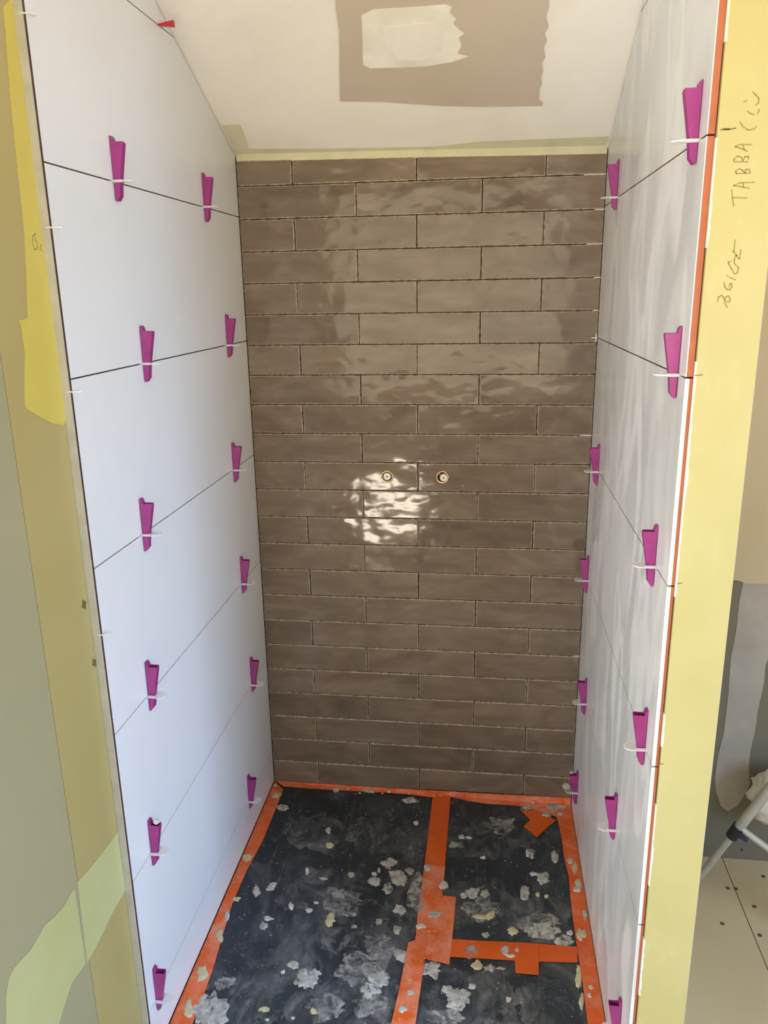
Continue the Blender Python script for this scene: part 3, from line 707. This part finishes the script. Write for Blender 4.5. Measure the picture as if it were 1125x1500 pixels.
# mortar splashes: (px, py, half width px, half height px, material, height mm)
SP = [(481,1216,4,4,'mortar_w'),(483,1238,6,4,'mortar_c'),(450,1276,3,5,'mortar_w'),(474,1287,5,2,'mortar_w'),(515,1281,6,4,'mortar'),(569,1264,10,8,'mortar'),(584,1285,13,10,'mortar'),(600,1276,6,5,'mortar'),
 (568,1300,7,8,'mortar'),(549,1291,9,7,'mortar_w'),(555,1275,2,4,'mortar_w'),(548,1280,4,3,'mortar_w'),(426,1327,4,5,'mortar_w'),(452,1333,5,3,'mortar_w'),(463,1322,3,2,'mortar_w'),(586,1332,8,7,'mortar'),(601,1172,11,4,'mortar'),(609,1205,4,3,'mortar_w'),
 (414,1183,9,4,'mortar'),(776,1250,8,7,'mortar_w'),(796,1286,10,9,'mortar_w'),(782,1280,6,3,'mortar_w'),(770,1308,6,10,'mortar'),(765,1304,3,7,'mortar'),(788,1310,3,3,'mortar_c'),(800,1313,3,3,'mortar_c'),(812,1257,5,9,'mortar'),
 (676,1226,4,3,'mortar_w'),(687,1227,4,2,'mortar_w'),(668,1238,10,6,'smear'),(708,1256,4,2,'mortar_w'),(650,1298,6,6,'mortar_w'),(692,1307,10,7,'mortar'),(679,1312,5,4,'mortar_w'),(711,1309,6,5,'mortar'),(719,1341,6,6,'mortar_c'),(706,1343,12,4,'mortar_c'),(686,1334,3,6,'mortar'),
 (751,1364,7,6,'mortar_c'),(712,1369,5,4,'mortar'),(699,1414,8,7,'mortar_c'),(717,1418,8,5,'mortar'),(733,1418,6,2,'mortar'),(691,1445,6,4,'mortar_w'),(671,1463,17,15,'mortar_w'),(655,1450,9,7,'mortar_w'),(800,1362,20,12,'mortar'),(825,1378,14,10,'mortar'),(835,1366,5,4,'mortar_w'),
 (745,1464,4,4,'mortar_w'),(632,1420,14,12,'mortar_w'),(587,1398,11,10,'mortar_w'),(541,1449,14,12,'mortar_w'),(556,1433,14,11,'mortar_w'),(545,1470,26,18,'smear'),(483,1347,7,8,'mortar_c'),(519,1357,4,3,'mortar'),(555,1350,5,4,'mortar'),(582,1362,5,7,'mortar'),
 (430,1413,9,6,'mortar_w'),(450,1433,18,15,'mortar'),(465,1425,5,4,'mortar_w'),(388,1478,9,4,'mortar_c'),(459,1482,6,5,'mortar_c'),(429,1491,3,2,'mortar_w'),(391,1494,3,2,'mortar_w'),(415,1424,3,3,'mortar_w'),(394,1345,7,3,'mortar_w'),(386,1356,6,5,'mortar'),(376,1305,5,9,'mortar_w'),(400,1296,5,4,'mortar_w'),(397,1301,6,4,'mortar_w'),
 (480,1475,26,18,'smear'),(310,1478,26,26,'mortar'),(330,1440,16,10,'smear'),(297,1425,10,14,'mortar_c'),(276,1476,7,14,'mortar_c'),(322,1372,5,9,'mortar_c'),(333,1341,4,7,'mortar_w'),(346,1317,6,3,'mortar_c'),(362,1257,6,6,'mortar_c'),(500,1320,30,22,'smear'),(610,1310,14,26,'smear'),(560,1390,22,26,'smear'),(520,1420,34,22,'smear'),(705,1330,24,18,'smear'),(790,1355,30,16,'smear'),(735,1208,20,12,'smear'),
 (690,1395,10,9,'smear'),(836,1262,5,4,'mortar_c'),(842,1272,4,8,'mortar_c'),(848,1295,5,7,'mortar_c'),(846,1303,6,4,'mortar_w'),(857,1340,3,8,'mortar_w'),(851,1368,8,9,'mortar_c'),(848,1430,5,16,'mortar_c'),(852,1466,4,12,'mortar_c'),(866,1447,4,3,'mortar_w'),(864,1459,3,4,'mortar_w'),(815,1182,14,6,'mortar'),(772,1183,8,3,'mortar_w'),(800,1195,8,3,'mortar_w'),(820,1193,4,2,'mortar_w'),
 (540,1158,10,3,'mortar_c'),(492,1157,5,3,'mortar_w'),(671,1162,8,2,'mortar_c'),(405,1165,7,4,'mortar_c'),(740,1392,6,8,'mortar_w'),(748,1401,7,3,'mortar_w'),(757,1393,3,3,'mortar_w'),(601,1455,5,4,'mortar_w'),(590,1480,6,5,'mortar_w'),(636,1341,9,5,'mortar_w'),(617,1358,7,4,'mortar_w'),(626,1272,5,5,'mortar_w'),(560,1510,30,14,'smear'),(650,1490,30,16,'smear'),
 (470,1310,60,40,'dust'),(560,1370,70,60,'dust'),(520,1460,90,50,'dust'),(600,1290,30,60,'dust'),(450,1390,60,50,'dust'),(700,1320,50,34,'dust'),(780,1345,60,40,'dust'),(700,1460,70,40,'dust'),(460,1215,40,26,'dust'),(740,1225,50,30,'dust'),(800,1470,40,40,'dust'),(560,1220,50,34,'dust'),(380,1460,50,40,'dust')]
rr = random.Random(11)
def inside(p, poly):
    c = False; n = len(poly)
    for i in range(n):
        a, b = poly[i], poly[i-1]
        if (a.y > p.y) != (b.y > p.y) and p.x < (b.x-a.x)*(p.y-a.y)/(b.y-a.y)+a.x: c = not c
    return c
def tape_top(p):
    """height of the tape layers over the membrane at p"""
    return max([0.0003+0.0004*k+0.0003 for k, T in enumerate(TS) if inside(p, T[1])], default=0.0)
def splash(px, py, hw, hh, mt, k):
    c = at_memb(px, py); ux = at_memb(px+1, py)-c; uy = at_memb(px, py+1)-c
    big = max(hw, hh) >= 12; film = mt in ('smear', 'dust')
    if max(hw, hh) >= 8 and mt in ('mortar', 'mortar_w'): mt = 'crust'
    N = 44 if big or film or mt == 'dust' else 26; bm = bmesh.new()
    base = max(tape_top(c), tape_top(c+ux*hw*.7), tape_top(c-ux*hw*.7), tape_top(c+uy*hh*.7), tape_top(c-uy*hh*.7))
    if mt == 'dust': base = 0.0001*(k % 5)
    H = 0.0004 if film else (0.0014 if big else 0.0008+0.00012*min(hw, hh))
    def lay(d, up):
        p = c+d; p.x = max(-W2+0.002, min(W2-0.002, p.x)); p.y = min(p.y, -0.001); p.z = zfloor(p.x); return bm.verts.new(p+UPN*up)
    rings = [[], [], [], []]
    for i in range(N):
        a = 2*math.pi*i/N; e_ = Vector((math.cos(a), math.sin(a), 0))
        r_ = 1+(0 if big or film else 0.30*noise.noise(e_*6+Vector((0, 0, k*3.9))))+0.50*noise.noise(e_*1.3+Vector((0, 0, k*5.1)))+0.28*noise.noise(e_*3.2+Vector((0, 0, k*2.3)))+(0.22*noise.noise(e_*8+Vector((0, 0, k*1.7))) if big or film else 0)
        d = (ux*(math.cos(a)*hw)+uy*(math.sin(a)*hh))*r_
        for q, (f_, h_) in enumerate(((1.0, -0.0012), (0.97, base+H*0.35), (0.80, base+H*0.9), (0.40, base+H))):
            rings[q].append(lay(d*f_, h_*1 if q < 2 else h_*(1+0.25*noise.noise((c+d*f_)*120))))
    vc = lay(ux*0, base+H*1.05); vb2 = lay(ux*0, -0.0012)
    for i in range(N):
        j = (i+1) % N
        for q in range(3): bm.faces.new((rings[q][i], rings[q][j], rings[q+1][j], rings[q+1][i]))
        bm.faces.new((rings[3][i], rings[3][j], vc)); bm.faces.new((rings[0][j], rings[0][i], vb2))
    return mk('mortar_smear' if film else 'mortar_splash', bm, mt, memb, smooth=True)
for k, (a, b, c_, d_, mt) in enumerate(SP): splash(a, b, c_, d_, mt, k)
# the spray of tiny spatter nobody could count: one object
bm = bmesh.new()
for i in range(420):
    x = rr.uniform(-0.40, 0.40); y = -rr.random()**0.8*0.88-0.03; r_ = rr.choice((0.0007, 0.0008, 0.0010, 0.0013, 0.0018)); N = 6
    if noise.noise(Vector((x*5, y*5, 2))) < -0.15 and rr.random() < 0.7: continue
    z = zfloor(x)+0.0012; a0 = rr.random()*6; el = rr.uniform(0.5, 1.0)
    v = [bm.verts.new((x+r_*math.cos(a0+2*math.pi*q/N)*rr.uniform(.7, 1.2), y+r_*el*math.sin(a0+2*math.pi*q/N)*rr.uniform(.7, 1.2), z-0.002)) for q in range(N)]
    top = bm.verts.new((x, y, z+r_*0.2-0.0008))
    for q in range(N): bm.faces.new((v[q], v[(q+1) % N], top))
sp = mk('mortar_spatter', bm, 'mortar', memb); sp['kind'] = 'stuff'
# loose crumbs along the foot of the brown wall
for k, (px, py, r_) in enumerate(((510,1152,.0045),(546,1155,.004),(570,1156,.006),(527,1158,.0035),(599,1159,.0035),(636,1162,.003),(403,1147,.005),(781,1173,.005),(560,1158,.003),(645,1161,.003))):
    p = at_memb(px, py+6); p.y = min(p.y, -0.006); p.z += 0.0022
    crumb('mortar_crumb', p, r_, 'mortar_c', None, k+20, 0.8, 'loose mortar crumb on the orange tape below the brown tiles', 'mortar', 'loose mortar crumbs')

# ------------------------------------------------------------------ tripod beyond the partition
foot = on(2, FLOOR, 1010, 1303); clamp_p = on(1, -0.36, 1081, 1222)
d = (clamp_p-foot); dn = d.normalized(); apex = foot+d*((1.05-FLOOR)/d.z)
tri = empty('tripod', (apex.x, apex.y, FLOOR), 'grey metal tripod with black clamps standing beyond the partition', 'tripod')
tloc = Vector((apex.x, apex.y, FLOOR))
v0 = Vector((foot.x-apex.x, foot.y-apex.y, 0))
for k in range(3):
    a = k*2*math.pi/3; v = Vector((v0.x*math.cos(a)-v0.y*math.sin(a), v0.x*math.sin(a)+v0.y*math.cos(a), 0))
    f_ = v; top_ = Vector((v.x*0.08, v.y*0.08, 1.05-FLOOR)); ax = (top_-f_).normalized(); ln = (top_-f_).length
    cl = f_+ax*d.length
    bm = bmesh.new(); tube(bm, f_+ax*0.012, cl+ax*0.05, 0.0082); lg = mk('leg', bm, 'tube', tri)
    bm = bmesh.new(); tube(bm, f_+Vector((0,0,0.0)), f_+ax*0.03, 0.012, 14, 0.010); mk('rubber_foot', bm, 'clamp', lg)
    bm = bmesh.new(); tube(bm, cl+ax*0.012, top_, 0.0115); mk('upper_leg', bm, 'tube', tri)
    bm = bmesh.new(); tube(bm, cl-ax*0.018, cl+ax*0.020, 0.0138, 16, 0.0150); cm = mk('clamp', bm, 'clamp', tri)
    sd = ax.cross(Vector((0, 0, 1))).normalized(); 
    out_ = Vector((v.y, -v.x, 0)).normalized(); kn = cl+ax*0.0
    if k == 0: out_ = (R0*0.75-Vector((0,1,0))*0.6+Vector((0,0,-.1))).normalized()
    bm = bmesh.new(); tube(bm, kn+out_*0.010, kn+out_*0.030, 0.0085, 14, 0.0105); mk('knob', bm, 'navy', cm)
    mid = Vector((0, 0, 0.10)); bm = bmesh.new(); tube(bm, cl+ax*0.015-v.normalized()*0.010, mid, 0.0075); mk('brace', bm, 'tube', tri)
bm = bmesh.new(); tube(bm, (0, 0, 0.06), (0, 0, 1.32), 0.013); mk('centre_column', bm, 'tube', tri)
bm = bmesh.new(); tube(bm, (0, 0, 1.03-FLOOR), (0, 0, 1.10-FLOOR), 0.055, 18, 0.04); mk('hub', bm, 'clamp', tri)
# crumpled white sack slumped on the brace
sc_ = on(1, -0.262, 1150, 1168)
bm = bmesh.new(); bmesh.ops.create_icosphere(bm, subdivisions=4, radius=1)
for v in bm.verts:
    n_ = noise.noise(v.co*1.7+Vector((3, 1, 5)))*0.22+abs(noise.noise(v.co*4.1))*0.22+noise.noise(v.co*9)*0.05
    v.co = Vector((v.co.x*0.085, v.co.y*0.052, v.co.z*0.082))*(0.92+n_)
sack = mk('plaster_sack', bm, 'sack', None, 'crumpled cream-white sack behind the tripod leg, against the grey-green wall', 'sack', smooth=True)
sack.location = sc_
